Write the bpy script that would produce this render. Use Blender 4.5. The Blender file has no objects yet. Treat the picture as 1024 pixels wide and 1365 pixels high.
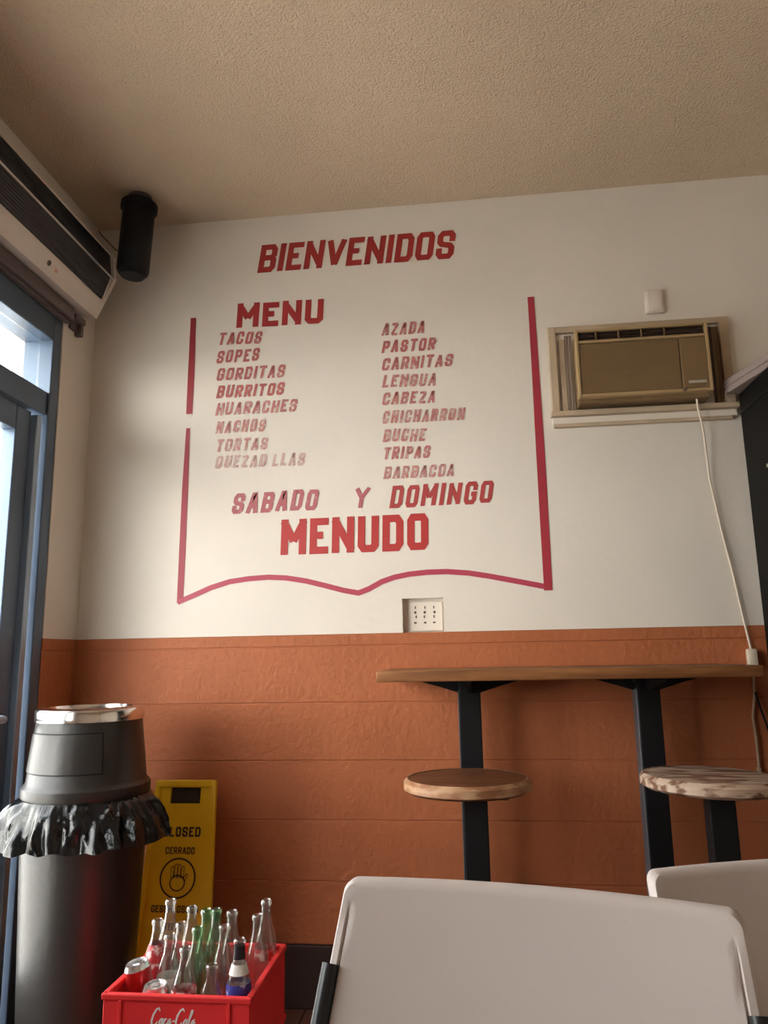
import bpy, bmesh, math, random
from mathutils import Vector, Matrix, noise
random.seed(7)
PI = math.pi
scene = bpy.context.scene
col = scene.collection

# ------------------------------------------------------------------ camera
CAM = Vector((1.526, -2.8, 1.18))
PITCH, YAW, ROLL = math.radians(10.8), math.radians(6.5), math.radians(-1.03)
f0 = Vector((-math.sin(YAW), math.cos(YAW), 0)); r0 = Vector((math.cos(YAW), math.sin(YAW), 0)); u0 = Vector((0, 0, 1))
fw = f0*math.cos(PITCH) + u0*math.sin(PITCH); up = u0*math.cos(PITCH) - f0*math.sin(PITCH)
rt = r0*math.cos(ROLL) + up*math.sin(ROLL); up = up*math.cos(ROLL) - r0*math.sin(ROLL)
cd = bpy.data.cameras.new('camera'); cam = bpy.data.objects.new('camera', cd); col.objects.link(cam)
m = Matrix((rt, up, -fw)).transposed().to_4x4(); m.translation = CAM; cam.matrix_world = m
cd.sensor_fit = 'VERTICAL'; cd.sensor_height = 36.0; cd.lens = 1004/1365*36.0
cd.clip_start = 0.02; cd.clip_end = 300
scene.camera = cam
# ------------------------------------------------------------------ exposure, sky, daylight
vs = scene.view_settings
vs.view_transform = 'Standard'; vs.look = 'None'; vs.gamma = 1.0; vs.use_curve_mapping = False
vs.exposure = 2.5
world = bpy.data.worlds.new('sky'); scene.world = world; world.use_nodes = True
wn = world.node_tree.nodes; wl = world.node_tree.links
bg = wn['Background']; bg.inputs['Strength'].default_value = 2.6
tc = wn.new('ShaderNodeTexCoord'); sx = wn.new('ShaderNodeSeparateXYZ'); cr = wn.new('ShaderNodeValToRGB')
wl.new(tc.outputs['Generated'], sx.inputs[0]); wl.new(sx.outputs['Z'], cr.inputs[0]); wl.new(cr.outputs[0], bg.inputs[0])
cr.color_ramp.elements[0].position = 0.0; cr.color_ramp.elements[0].color = (1.0, 0.955, 0.87, 1)
cr.color_ramp.elements[1].position = 0.7; cr.color_ramp.elements[1].color = (0.84, 0.84, 0.84, 1)
# low hazy sun from the street side, very soft
sn = bpy.data.lights.new('hazy_sun', 'SUN'); sn.energy = 0.33; sn.angle = math.radians(24); sn.color = (1.0, 0.94, 0.84)
so = bpy.data.objects.new('hazy_sun', sn); col.objects.link(so)
so.rotation_euler = Vector((0.58, 0.80, -0.13)).to_track_quat('-Z', 'Y').to_euler()
# portal across the storefront opening: guides the sky light indoors, gives none of its own
for pn, py_, pw_, pz_, ph_ in (('door_daylight', -0.79, 1.10, 1.25, 2.46), ('window_daylight', -2.03, 1.36, 1.73, 1.48)):
    pl = bpy.data.lights.new(pn, 'AREA'); pl.shape = 'RECTANGLE'; pl.size = ph_; pl.size_y = pw_
    pl.cycles.is_portal = True
    po = bpy.data.objects.new(pn, pl); col.objects.link(po)
    po.location = (-0.16, py_, pz_); po.rotation_euler = (0, -PI/2, 0)
CEIL = 2.997

# ------------------------------------------------------------------ materials
def mat(name, color, rough=0.6, metal=0.0, var=0.0, vscale=6.0, bump=0.0, bscale=60.0, color2=None, spec=0.5,
        stretch=None, coat=0.0, thresh=None, bdetail=4.0, coord='Object'):
    mt = bpy.data.materials.new(name); mt.use_nodes = True
    nt = mt.node_tree; b = nt.nodes['Principled BSDF']
    b.inputs['Base Color'].default_value = (*color, 1); b.inputs['Roughness'].default_value = rough
    b.inputs['Metallic'].default_value = metal; b.inputs['Specular IOR Level'].default_value = spec
    if coat: b.inputs['Coat Weight'].default_value = coat
    t = nt.nodes.new('ShaderNodeTexCoord'); mp = nt.nodes.new('ShaderNodeMapping')
    nt.links.new(t.outputs[coord], mp.inputs[0])
    if stretch: mp.inputs['Scale'].default_value = stretch
    if var or color2:
        n = nt.nodes.new('ShaderNodeTexNoise'); n.inputs['Scale'].default_value = vscale; n.inputs['Detail'].default_value = 5
        nt.links.new(mp.outputs[0], n.inputs[0])
        r = nt.nodes.new('ShaderNodeValToRGB'); nt.links.new(n.outputs[0], r.inputs[0])
        lo, hi = thresh or (0.3, 0.7)
        r.color_ramp.elements[0].position = lo; r.color_ramp.elements[1].position = hi
        c2 = color2 or tuple(min(1, c*(1+var)) for c in color)
        c1 = color if color2 else tuple(c*(1-var) for c in color)
        r.color_ramp.elements[0].color = (*c1, 1); r.color_ramp.elements[1].color = (*c2, 1)
        nt.links.new(r.outputs[0], b.inputs['Base Color'])
    if bump:
        n2 = nt.nodes.new('ShaderNodeTexNoise'); n2.inputs['Scale'].default_value = bscale; n2.inputs['Detail'].default_value = bdetail
        nt.links.new(mp.outputs[0], n2.inputs[0])
        bp = nt.nodes.new('ShaderNodeBump'); bp.inputs['Strength'].default_value = min(1.0, bump); bp.inputs['Distance'].default_value = 0.01*max(1, bump)
        nt.links.new(n2.outputs[0], bp.inputs['Height']); nt.links.new(bp.outputs[0], b.inputs['Normal'])
    return mt

def glass(name, tint, refl=0.08, rough=0.02, body=0.0, bodycol=(1, 1, 1)):
    """thin clear glass that lets shadow light through"""
    mt = bpy.data.materials.new(name); mt.use_nodes = True; nt = mt.node_tree; nt.nodes.clear()
    o = nt.nodes.new('ShaderNodeOutputMaterial'); mx = nt.nodes.new('ShaderNodeMixShader')
    tr = nt.nodes.new('ShaderNodeBsdfTransparent'); tr.inputs[0].default_value = (*tint, 1)
    gl = nt.nodes.new('ShaderNodeBsdfGlossy'); gl.inputs['Roughness'].default_value = rough
    lw = nt.nodes.new('ShaderNodeLayerWeight'); lw.inputs['Blend'].default_value = 0.35
    ml = nt.nodes.new('ShaderNodeMath'); ml.operation = 'MULTIPLY_ADD'; ml.inputs[1].default_value = 0.45; ml.inputs[2].default_value = refl
    nt.links.new(lw.outputs['Facing'], ml.inputs[0]); nt.links.new(ml.outputs[0], mx.inputs[0])
    nt.links.new(tr.outputs[0], mx.inputs[1]); nt.links.new(gl.outputs[0], mx.inputs[2]); out = mx
    if body:
        df = nt.nodes.new('ShaderNodeBsdfDiffuse'); df.inputs[0].default_value = (*bodycol, 1)
        m2 = nt.nodes.new('ShaderNodeMixShader'); m2.inputs[0].default_value = body
        nt.links.new(mx.outputs[0], m2.inputs[1]); nt.links.new(df.outputs[0], m2.inputs[2]); out = m2
    nt.links.new(out.outputs[0], o.inputs[0]); return mt

WALL = (0.755, 0.695, 0.62)
m_wall = mat('white_wall_paint', WALL, 0.55, var=0.035, vscale=2.2, bump=0.12, bscale=30)
m_ceiling = mat('popcorn_ceiling', (0.63, 0.49, 0.35), 0.95, var=0.07, vscale=1.5, bump=0.75, bscale=150, bdetail=3)
m_terra = mat('terracotta_gloss_paint', (0.43, 0.138, 0.058), 0.50, spec=0.2, var=0.09, vscale=3.5, bump=0.45, bscale=45, color2=None)
m_joint = mat('terracotta_joint', (0.44, 0.13, 0.05), 0.6, var=0.1)
m_base = mat('dark_brown_base_paint', (0.035, 0.018, 0.014), 0.5, var=0.2, bump=0.2, bscale=30)
m_floor = mat('brown_red_floor_tile', (0.17, 0.07, 0.045), 0.4, var=0.2, vscale=5, bump=0.1, bscale=20)
m_grout = mat('floor_grout', (0.10, 0.06, 0.05), 0.9)
m_frame = mat('hazed_blue_grey_aluminium', (0.10, 0.14, 0.20), 0.38, 0.4, var=0.12, vscale=3)  # blue-grey metal, its colour lifted to include the glare haze at the glass
m_satin = mat('pale_satin_aluminium', (0.34, 0.42, 0.52), 0.35, 0.6, var=0.08, vscale=2, stretch=(1, 1, 0.2))
m_pane = glass('window_glass', (0.95, 0.97, 0.98), 0.04)
m_header = mat('weathered_brown_header', (0.15, 0.12, 0.12), 0.6, var=0.3, vscale=9, stretch=(1, 0.3, 2), bump=0.2)
m_cream = mat('cream_plastic', (0.74, 0.67, 0.60), 0.4, var=0.04, vscale=4)
m_grille = mat('dark_grille_plastic', (0.030, 0.027, 0.030), 0.4, var=0.15)
m_silver = mat('brushed_silver_strip', (0.62, 0.60, 0.57), 0.35, 0.7)
m_black = mat('black_plastic', (0.008, 0.009, 0.011), 0.5, spec=0.2, var=0.2)
m_metalblk = mat('black_enamel_steel', (0.008, 0.008, 0.009), 0.5, 0.0, spec=0.2, var=0.15, vscale=12)
m_litedge = mat('lit_post_edge', (0.10, 0.12, 0.14), 0.4, 0.3, var=0.1)  # window light on the post sides, put into a paler colour
m_acbody = mat('aged_beige_plastic', (0.20, 0.125, 0.058), 0.5, var=0.08, vscale=5)
m_actrim = mat('pale_beige_trim', (0.42, 0.29, 0.145), 0.45, var=0.06)
m_acvent = mat('brown_vent_plastic', (0.055, 0.032, 0.022), 0.5, var=0.15)
m_casing = mat('aged_cream_wood_paint', (0.50, 0.39, 0.27), 0.55, var=0.13, vscale=9, bump=0.15, stretch=(1, 1, 1))
m_filler = mat('folded_filler_plastic', (0.34, 0.26, 0.205), 0.6, var=0.08)
m_wood = mat('varnished_counter_wood', (0.17, 0.064, 0.022), 0.5, spec=0.25, color2=(0.31, 0.132, 0.048), vscale=7, stretch=(0.6, 7, 7), bump=0.1, bscale=20, thresh=(0.32, 0.68))
m_wood2 = mat('brown_seat_wood', (0.085, 0.030, 0.013), 0.45, color2=(0.20, 0.075, 0.03), vscale=9, stretch=(1, 5, 1), bump=0.08, bscale=20)
m_seatrim = mat('worn_brown_seat_edge', (0.30, 0.13, 0.06), 0.5, color2=(0.50, 0.30, 0.17), vscale=14, stretch=(1, 1, 3), thresh=(0.45, 0.62))
m_worn = mat('chipped_white_seat_paint', (0.17, 0.075, 0.04), 0.6, color2=(0.50, 0.37, 0.28), vscale=8, stretch=(1.2, 5, 5), thresh=(0.43, 0.54), bump=0.3, bscale=30)
m_chair = mat('white_moulded_plastic', (0.54, 0.475, 0.45), 0.5, spec=0.3, var=0.03, vscale=3, bump=0.04, bscale=120)
m_tube = mat('black_chair_tube', (0.02, 0.022, 0.025), 0.35, 0.3, var=0.15)
m_bin = mat('charcoal_bin_plastic', (0.022, 0.020, 0.018), 0.36, spec=0.5, var=0.12, vscale=5, bump=0.1, bscale=50)
m_steel = mat('polished_steel_lid', (0.75, 0.72, 0.70), 0.16, 1.0, var=0.06, vscale=5)
m_bag = mat('shiny_black_bag', (0.006, 0.007, 0.008), 0.16, 0.0, var=0.2, bump=0.35, bscale=30, spec=0.4)
m_yellow = mat('yellow_sign_plastic', (0.85, 0.55, 0.012), 0.42, var=0.08, vscale=5)
m_ink = mat('black_sign_print', (0.03, 0.02, 0.012), 0.6, var=0.2)
m_red = mat('red_crate_plastic', (0.85, 0.042, 0.046), 0.5, spec=0.25, var=0.07, vscale=5)
m_white = mat('white_print', (0.88, 0.84, 0.82), 0.5, var=0.05)
m_canred = mat('red_can_print', (0.55, 0.02, 0.02), 0.28, 0.5, var=0.1)
m_can = mat('bare_aluminium', (0.78, 0.77, 0.78), 0.25, 0.9, var=0.08)
m_blue = mat('blue_label_print', (0.035, 0.04, 0.30), 0.5, color2=(0.75, 0.76, 0.85), vscale=30, thresh=(0.55, 0.6))
m_lred = mat('red_label_print', (0.50, 0.03, 0.035), 0.5, color2=(0.80, 0.6, 0.58), vscale=40, thresh=(0.52, 0.6))
m_lwhite = mat('white_label_print', (0.85, 0.83, 0.80), 0.5, var=0.1, vscale=30)
m_gclear = glass('clear_bottle_glass', (0.93, 0.93, 0.91), 0.08, 0.05, 0.03, (0.8, 0.8, 0.78))
m_ggreen = glass('green_bottle_glass', (0.60, 0.80, 0.58), 0.10, 0.05, 0.08, (0.35, 0.6, 0.35))
m_cola = mat('dark_neck_foil', (0.02, 0.015, 0.02), 0.4, var=0.2)
m_plug = mat('ivory_cord_rubber', (0.66, 0.56, 0.45), 0.5, var=0.06)
m_cordbrown = mat('tan_cord_rubber', (0.42, 0.28, 0.19), 0.55, var=0.15, vscale=40)
m_plate = mat('painted_plate', (0.78, 0.70, 0.61), 0.5, var=0.05)
m_slot = mat('dark_socket_slot', (0.10, 0.07, 0.06), 0.6, var=0.2)
m_fridge = mat('black_fridge_enamel', (0.007, 0.0065, 0.006), 0.6, var=0.15, spec=0.08)
m_greybox = mat('mauve_grey_panel', (0.24, 0.185, 0.17), 0.7, var=0.05)
m_redwire = mat('dull_red_wire', (0.16, 0.035, 0.03), 0.5, var=0.1)
m_out_wall = mat('pale_stucco', (0.72, 0.66, 0.58), 0.9, var=0.05, bump=0.2)
m_soffit = mat('beige_soffit', (0.70, 0.58, 0.48), 0.8, var=0.05)
m_pave = mat('pale_concrete', (0.74, 0.71, 0.66), 0.9, var=0.08, bump=0.2)
m_leaf = mat('pale_green_leaves', (0.12, 0.22, 0.09), 0.7, var=0.3, vscale=3)
m_bark = mat('grey_bark', (0.18, 0.13, 0.10), 0.9, var=0.2, bump=0.5)
m_roomwall = mat('tan_room_wall', (0.82, 0.72, 0.60), 0.7, var=0.04)

def paint_mat(name, color, fade, seed):
    """red sign paint worn through to the white wall in patches (wear with its own shape)"""
    mt = bpy.data.materials.new(name); mt.use_nodes = True; nt = mt.node_tree; b = nt.nodes['Principled BSDF']
    b.inputs['Roughness'].default_value = 0.5
    t = nt.nodes.new('ShaderNodeTexCoord'); mp = nt.nodes.new('ShaderNodeMapping'); mp.inputs['Location'].default_value = (seed*3.7, 0, seed*1.3)
    nt.links.new(t.outputs['Object'], mp.inputs[0])
    n = nt.nodes.new('ShaderNodeTexNoise'); n.inputs['Scale'].default_value = 42; n.inputs['Detail'].default_value = 6; n.inputs['Roughness'].default_value = 0.7
    nt.links.new(mp.outputs[0], n.inputs[0])
    r = nt.nodes.new('ShaderNodeValToRGB'); nt.links.new(n.outputs[0], r.inputs[0])
    r.color_ramp.elements[0].position = max(0.02, 0.20 + fade*0.26 - 0.05); r.color_ramp.elements[1].position = 0.20 + fade*0.26 + 0.12
    wc = tuple(WALL[i]*(0.9) for i in range(3))
    mixed = tuple(color[i]*(0.35) + wc[i]*0.65 for i in range(3))
    full = tuple(color[i]*(1-0.30*fade) + wc[i]*0.30*fade for i in range(3))
    r.color_ramp.elements[0].color = (*mixed, 1); r.color_ramp.elements[1].color = (*full, 1)
    nt.links.new(r.outputs[0], b.inputs['Base Color']); return mt

# ------------------------------------------------------------------ geometry helpers
def obj(name, bm, material, parent=None, smooth=False, label=None):
    me = bpy.data.meshes.new(name)
    bmesh.ops.recalc_face_normals(bm, faces=bm.faces[:])
    bm.to_mesh(me); bm.free()
    for mt in (material if isinstance(material, (list, tuple)) else [material]): me.materials.append(mt)
    if smooth:
        for p in me.polygons: p.use_smooth = True
        if hasattr(me, 'set_sharp_from_angle'): me.set_sharp_from_angle(angle=math.radians(40))
    o = bpy.data.objects.new(name, me); col.objects.link(o)
    if parent: o.parent = parent
    if label: o['label'] = label
    return o
def tag(o, label, cat, group=None, kind=None):
    o['label'] = label; o['category'] = cat
    if group: o['group'] = group
    if kind: o['kind'] = kind
    return o
def thing(name, label, cat, loc=(0, 0, 0), rz=0, group=None):
    o = bpy.data.objects.new(name, None); col.objects.link(o); o.location = loc; o.rotation_euler = (0, 0, rz)
    o.empty_display_size = 0.05
    return tag(o, label, cat, group)
def copy_tree(root):
    c = root.copy(); col.objects.link(c)
    for ch in root.children:
        k = copy_tree(ch); k.parent = c
    return c
def B(): return bmesh.new()
def box(bm, x0, x1, y0, y1, z0, z1, bev=0.0, seg=2, M=None, mi=0):
    r = bmesh.ops.create_cube(bm, size=1.0); vv = r['verts']
    mtx = Matrix.Translation(((x0+x1)/2, (y0+y1)/2, (z0+z1)/2)) @ Matrix.Diagonal((abs(x1-x0), abs(y1-y0), abs(z1-z0), 1))
    if M is not None: mtx = M @ mtx
    bmesh.ops.transform(bm, matrix=mtx, verts=vv)
    fs = {f for v in vv for f in v.link_faces}
    if bev:
        es = {e for f in fs for e in f.edges}
        res = bmesh.ops.bevel(bm, geom=list(es), offset=bev, segments=seg, affect='EDGES', profile=0.5)
        fs = set(res['faces']) | {f for f in fs if f.is_valid}
    for f in fs:
        if f.is_valid: f.material_index = mi
def lathe(bm, prof, n=32, c=(0, 0, 0), close=True, a0=0, a1=2*PI, M=None, mi=0):
    full = abs(a1-a0-2*PI) < 1e-6
    k = n if full else n+1
    rings = []
    for (r, z) in prof:
        ring = []
        for i in range(k):
            a = a0 + (a1-a0)*i/n
            p = Vector((c[0]+r*math.cos(a), c[1]+r*math.sin(a), c[2]+z))
            if M is not None: p = M @ p
            ring.append(bm.verts.new(p))
        rings.append(ring)
    for j in range(len(rings)-1):
        for i in range(n):
            i2 = (i+1) % k
            f = bm.faces.new((rings[j][i], rings[j][i2], rings[j+1][i2], rings[j+1][i])); f.material_index = mi
    if close and full:
        for ring in (rings[0], rings[-1]):
            f = bm.faces.new(ring); f.material_index = mi
    return rings
def tube(bm, pts, r, n=8, cap=True):
    pts = [Vector(p) for p in pts]; rings = []
    prev = None
    for i, p in enumerate(pts):
        d = (pts[min(i+1, len(pts)-1)] - pts[max(i-1, 0)]).normalized()
        if prev is None:
            a = Vector((0, 0, 1)) if abs(d.z) < 0.9 else Vector((1, 0, 0))
            u = d.cross(a).normalized()
        else:
            u = (prev - d*prev.dot(d)).normalized()
        prev = u; v = d.cross(u)
        rings.append([bm.verts.new(p + (u*math.cos(2*PI*k/n) + v*math.sin(2*PI*k/n))*(r if not callable(r) else r(i))) for k in range(n)])
    for j in range(len(rings)-1):
        for k in range(n):
            bm.faces.new((rings[j][k], rings[j][(k+1) % n], rings[j+1][(k+1) % n], rings[j+1][k]))
    if cap: bm.faces.new(rings[0]); bm.faces.new(rings[-1])
def prism(bm, poly, a0, a1, plane='xz'):
    """poly in a plane, extruded between a0 and a1 along the remaining axis"""
    def P(u, v, a):
        return {'xz': (u, a, v), 'yz': (a, u, v), 'xy': (u, v, a)}[plane]
    va = [bm.verts.new(P(u, v, a0)) for u, v in poly]; vb = [bm.verts.new(P(u, v, a1)) for u, v in poly]
    bm.faces.new(va); bm.faces.new(vb[::-1])
    for i in range(len(poly)):
        j = (i+1) % len(poly); bm.faces.new((va[i], va[j], vb[j], vb[i]))
LAYER = [0]
def ribbon(bm, pts, width, mapf, closed=False):
    """flat mitred brush stroke through 2-D points; width number or list"""
    P = [Vector(p) for p in pts]; n = len(P)
    if not closed:
        for i in range(1, n-1):      # a sharp turn is two brush strokes
            e1 = (P[i]-P[i-1]).normalized(); e2 = (P[i+1]-P[i]).normalized()
            if e1.dot(e2) < -0.2:
                wa, wb = (width[:i+1], width[i:]) if isinstance(width, (list, tuple)) else (width, width)
                ribbon(bm, pts[:i+1], wa, mapf); ribbon(bm, pts[i:], wb, mapf); return
    LAYER[0] = (LAYER[0]+1) % 7      # overlapping strokes lie a hair apart like coats of paint
    L, Rr = [], []
    for i in range(n):
        a = P[(i-1) % n] if (closed or i > 0) else None
        b = P[(i+1) % n] if (closed or i < n-1) else None
        d1 = (P[i]-a).normalized() if a is not None else None
        d2 = (b-P[i]).normalized() if b is not None else None
        if d1 is None: d1 = d2
        if d2 is None: d2 = d1
        n1 = Vector((-d1.y, d1.x)); n2 = Vector((-d2.y, d2.x)); mm = n1+n2
        if mm.length < 1e-4: mm = n1
        mm.normalize(); k = 1/max(0.45, mm.dot(n1))
        w = (width[i] if isinstance(width, (list, tuple)) else width)*0.5
        L.append(bm.verts.new(mapf(P[i]+mm*w*k))); Rr.append(bm.verts.new(mapf(P[i]-mm*w*k)))
    for i in range(n if closed else n-1):
        j = (i+1) % n
        bm.faces.new((L[i], L[j], Rr[j], Rr[i]))
# condensed sign-painter capitals, cell 0..0.56 x 0..1 (stroke centre lines for unit height, inset by half a stroke in use)
O_ = [(0.5, 0), (0.85, 0), (1, .12), (1, .88), (0.85, 1), (0.15, 1), (0, .88), (0, .12), (0.15, 0)]
GL = {
 'A': (1.0, [[(0, 0), (0.42, 1), (0.58, 1), (1, 0)], [(0.14, .30), (0.86, .30)]]),
 'B': (1.0, [[(0, 0), (0, 1)], [(0, 1), (0.82, 1), (1, .88), (1, .64), (0.82, .53), (0.1, .53)], [(0.82, .53), (1, .42), (1, .12), (0.82, 0), (0, 0)]]),
 'C': (1.0, [[(1, .74), (1, .88), (0.82, 1), (0.18, 1), (0, .88), (0, .12), (0.18, 0), (0.82, 0), (1, .12), (1, .26)]]),
 'D': (1.0, [[(0, 0), (0, 1)], [(0, 1), (0.8, 1), (1, .85), (1, .15), (0.8, 0), (0, 0)]]),
 'E': (0.85, [[(1, 1), (0, 1), (0, 0), (1, 0)], [(0, .52), (0.85, .52)]]),
 'F': (0.85, [[(1, 1), (0, 1), (0, 0)], [(0, .52), (0.85, .52)]]),
 'G': (1.0, [[(1, .76), (1, .88), (0.82, 1), (0.18, 1), (0, .88), (0, .12), (0.18, 0), (0.82, 0), (1, .12), (1, .45), (0.55, .45)]]),
 'H': (1.0, [[(0, 0), (0, 1)], [(1, 0), (1, 1)], [(0, .5), (1, .5)]]),
 'I': (0.0, [[(0, 0), (0, 1)]]),
 'L': (0.8, [[(0, 1), (0, 0), (1, 0)]]),
 'M': (1.35, [[(0, 0), (0, 1)], [(1, 0), (1, 1)], [(0.0, .98), (0.5, .34)], [(1, .98), (0.5, .34)]]),
 'N': (1.1, [[(0, 0), (0, 1)], [(0.0, .97), (1, .03)], [(1, 0), (1, 1)]]),
 'O': (1.0, 'O'),
 'P': (1.0, [[(0, 0), (0, 1)], [(0, 1), (0.82, 1), (1, .88), (1, .58), (0.82, .46), (0, .46)]]),
 'Q': (1.0, 'Q'),
 'R': (1.0, [[(0, 0), (0, 1)], [(0, 1), (0.82, 1), (1, .88), (1, .60), (0.82, .49), (0, .49)], [(0.5, .49), (1, 0)]]),
 'S': (1.0, [[(1, .76), (1, .88), (0.82, 1), (0.18, 1), (0, .88), (0, .64), (0.18, .53), (0.82, .47), (1, .36), (1, .12), (0.82, 0), (0.18, 0), (0, .12), (0, .24)]]),
 'T': (1.0, [[(0, 1), (1, 1)], [(0.5, 1), (0.5, 0)]]),
 'U': (1.0, [[(0, 1), (0, .12), (0.18, 0), (0.82, 0), (1, .12), (1, 1)]]),
 'V': (1.1, [[(0, 1), (0.5, 0), (1, 1)]]),
 'Y': (1.05, [[(0, 1), (0.5, .48), (1, 1)], [(0.5, .48), (0.5, 0)]]),
 'Z': (1.0, [[(0, 1), (1, 1), (0, 0), (1, 0)]]),
}
def lettering(bm, text, p0, p1, h, stroke, slant, mapf, jitter=0.0, seed=0, skip=(), gapf=0.78):
    """p0..p1: baseline from the left edge of the first letter to the right edge of the last, 2-D; h cap height"""
    rnd = random.Random(seed)
    p0 = Vector(p0); p1 = Vector(p1); d = (p1-p0); length = d.length - slant*h*0.5; d.normalize(); nrm = Vector((-d.y, d.x))
    # body widths: total = sum(w_i)*u + n*stroke + gaps
    n = len(text); gap = stroke*gapf
    ws = [GL[c][0] if c != ' ' else 1.0 for c in text]
    unit = (length - n*stroke - (n-1)*gap)/max(0.1, sum(ws))
    x = 0.0
    for ci, (c, w) in enumerate(zip(text, ws)):
        cw = w*unit
        if c != ' ' and ci not in skip:
            strokes = GL[c][1]
            jy = rnd.uniform(-1, 1)*jitter*h; js = 1+rnd.uniform(-1, 1)*jitter
            def mp(v):
                return mapf(p0 + d*(v.x + v.y*slant) + nrm*(v.y*js + jy))
            def sc(q): return (x + stroke/2 + q[0]*cw, stroke/2 + q[1]*(h-stroke))
            if strokes in ('O', 'Q'):
                ribbon(bm, [sc(q) for q in O_], stroke, mp, closed=True)
                if strokes == 'Q': ribbon(bm, [sc((0.55, .3)), sc((1.1, -.05))], stroke, mp)
            else:
                for s in strokes:
                    q = [Vector(sc(k_)) for k_ in s]
                    e = stroke*0.5
                    def ext(a_, b_):   # lengthen a straight end to the cap line, slanted ends less
                        d_ = (a_-b_).normalized(); return a_ + d_*e*max(abs(d_.x), abs(d_.y))**3
                    on = lambda k_: k_[1] in (0, 1) or k_[0] in (0, 1)
                    if on(s[0]): q[0] = ext(q[0], q[1])
                    if on(s[-1]): q[-1] = ext(q[-1], q[-2])
                    ribbon(bm, q, stroke, mp)
        x += cw + stroke + gap

# picture measurement of flat paint on the back wall -> wall metres (x, z); evaluated once on the wall plane y=0
def wall_pt(px, py):
    dd = fw + rt*((px-512)/1004) - up*((py-682.5)/1004)
    p = CAM + dd*(-CAM.y/dd.y); return (p.x, p.z)

# ================================================================== SETTING
def struct(name, bm, mt, parent=None, smooth=False):
    o = obj(name, bm, mt, parent, smooth)
    if parent is None: o['kind'] = 'structure'
    return o
XR, YB = 4.1, -4.4
NX0, NX1, NZ0, NZ1 = 1.269, 1.422, 1.262, 1.387      # recess for the sockets
WZ = 1.262                                            # top of the terracotta courses
# back wall: core + smooth upper plaster + courses
b = B(); box(b, -0.2, XR+0.2, 0.032, 0.22, 0, CEIL)
wb = struct('wall_back', b, m_wall)
b = B()
box(b, -0.02, XR, 0, 0.034, NZ1, CEIL+0.01); box(b, -0.02, NX0, 0, 0.034, WZ, NZ1); box(b, NX1, XR, 0, 0.034, WZ, NZ1)
obj('plaster', b, m_wall, wb)
b = B(); box(b, -0.02, XR, 0.0035, 0.034, 0, WZ-0.002)
obj('mortar_joint', b, m_joint, wb)
zs = [0.203*i for i in range(1, 6)] + [0.203*6]
b = B(); box(b, 0.0, XR, -0.012, 0.01, 0.0, 0.2, 0.004)
bb = struct('baseboard_back', b, m_base)
for i in range(1, 7):
    z0 = 0.2 + (i-1)*0.2035 + 0.0018; z1 = 0.2 + i*0.2035 - 0.0018
    z1 = min(z1, WZ); 
    if z1 - z0 < 0.01: continue
    b = B(); box(b, 0.0, XR, 0.0 + 0.0002*(i % 2), 0.02, z0, z1, 0.0022, 1)
    obj('wall_course', b, m_terra, wb)
# floor with tiles near the wall
b = B(); box(b, -0.2, XR+0.2, YB-0.2, 0.2, -0.12, -0.004); fl = struct('floor', b, m_grout)
tiles = bpy.data.meshes.new('tile'); tb = B(); box(tb, -0.148, 0.148, -0.148, 0.148, -0.006, 0.0, 0.002, 1); tb.to_mesh(tiles); tb.free(); tiles.materials.append(m_floor)
for i in range(13):
    for j in range(14):
        x, y = 0.155+i*0.302, -0.16-j*0.302
        if x > XR-0.1: continue
        t = bpy.data.objects.new('tile', tiles); t.location = (x, y, 0); col.objects.link(t); t.parent = fl
# ceiling
b = B(); box(b, -0.2, XR+0.2, YB-0.2, 0.2, CEIL, CEIL+0.15); struct('ceiling', b, m_ceiling)
# right wall and wall behind the camera
b = B(); box(b, XR, XR+0.2, YB-0.2, 0.2, 0, CEIL); struct('wall_right', b, m_roomwall)
b = B(); box(b, -0.2, XR+0.2, YB-0.2, YB, 0, CEIL); struct('wall_front', b, m_roomwall)
# left wall with the storefront opening y -2.2..-0.235, z 0..2.47
OY0, OY1, OZ = -1.34, -0.235, 2.475
WY0, WY1, WZ0, WZ1 = -2.70, -1.36, 1.0, 2.45
b = B()
box(b, -0.2, 0, OY1, 0.034, WZ, CEIL); box(b, -0.2, 0, OY0, OY1, OZ, CEIL); box(b, -0.2, 0, WY1, OY0, 0, CEIL)
box(b, -0.2, 0, YB-0.2, WY0, 0, CEIL); box(b, -0.2, 0, WY0, WY1, 0, WZ0); box(b, -0.2, 0, WY0, WY1, WZ1, CEIL)
wl_ = struct('wall_left', b, m_wall)
b = B(); box(b, -0.2, -0.0035, OY1, 0.034, 0, WZ-0.001); obj('mortar_joint', b, m_joint, wl_)
for i in range(1, 7):
    z0 = 0.2 + (i-1)*0.2035 + 0.0018; z1 = min(0.2 + i*0.2035 - 0.0018, WZ)
    if z1 - z0 < 0.01: continue
    b = B(); box(b, -0.02, 0.0002*(i % 2), OY1, 0.0, z0, z1, 0.0022, 1)
    obj('wall_course', b, m_terra, wl_)
b = B(); box(b, -0.01, 0.010, OY1+0.002, -0.012, 0.0, 0.2, 0.004); struct('baseboard_left', b, m_base)

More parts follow.
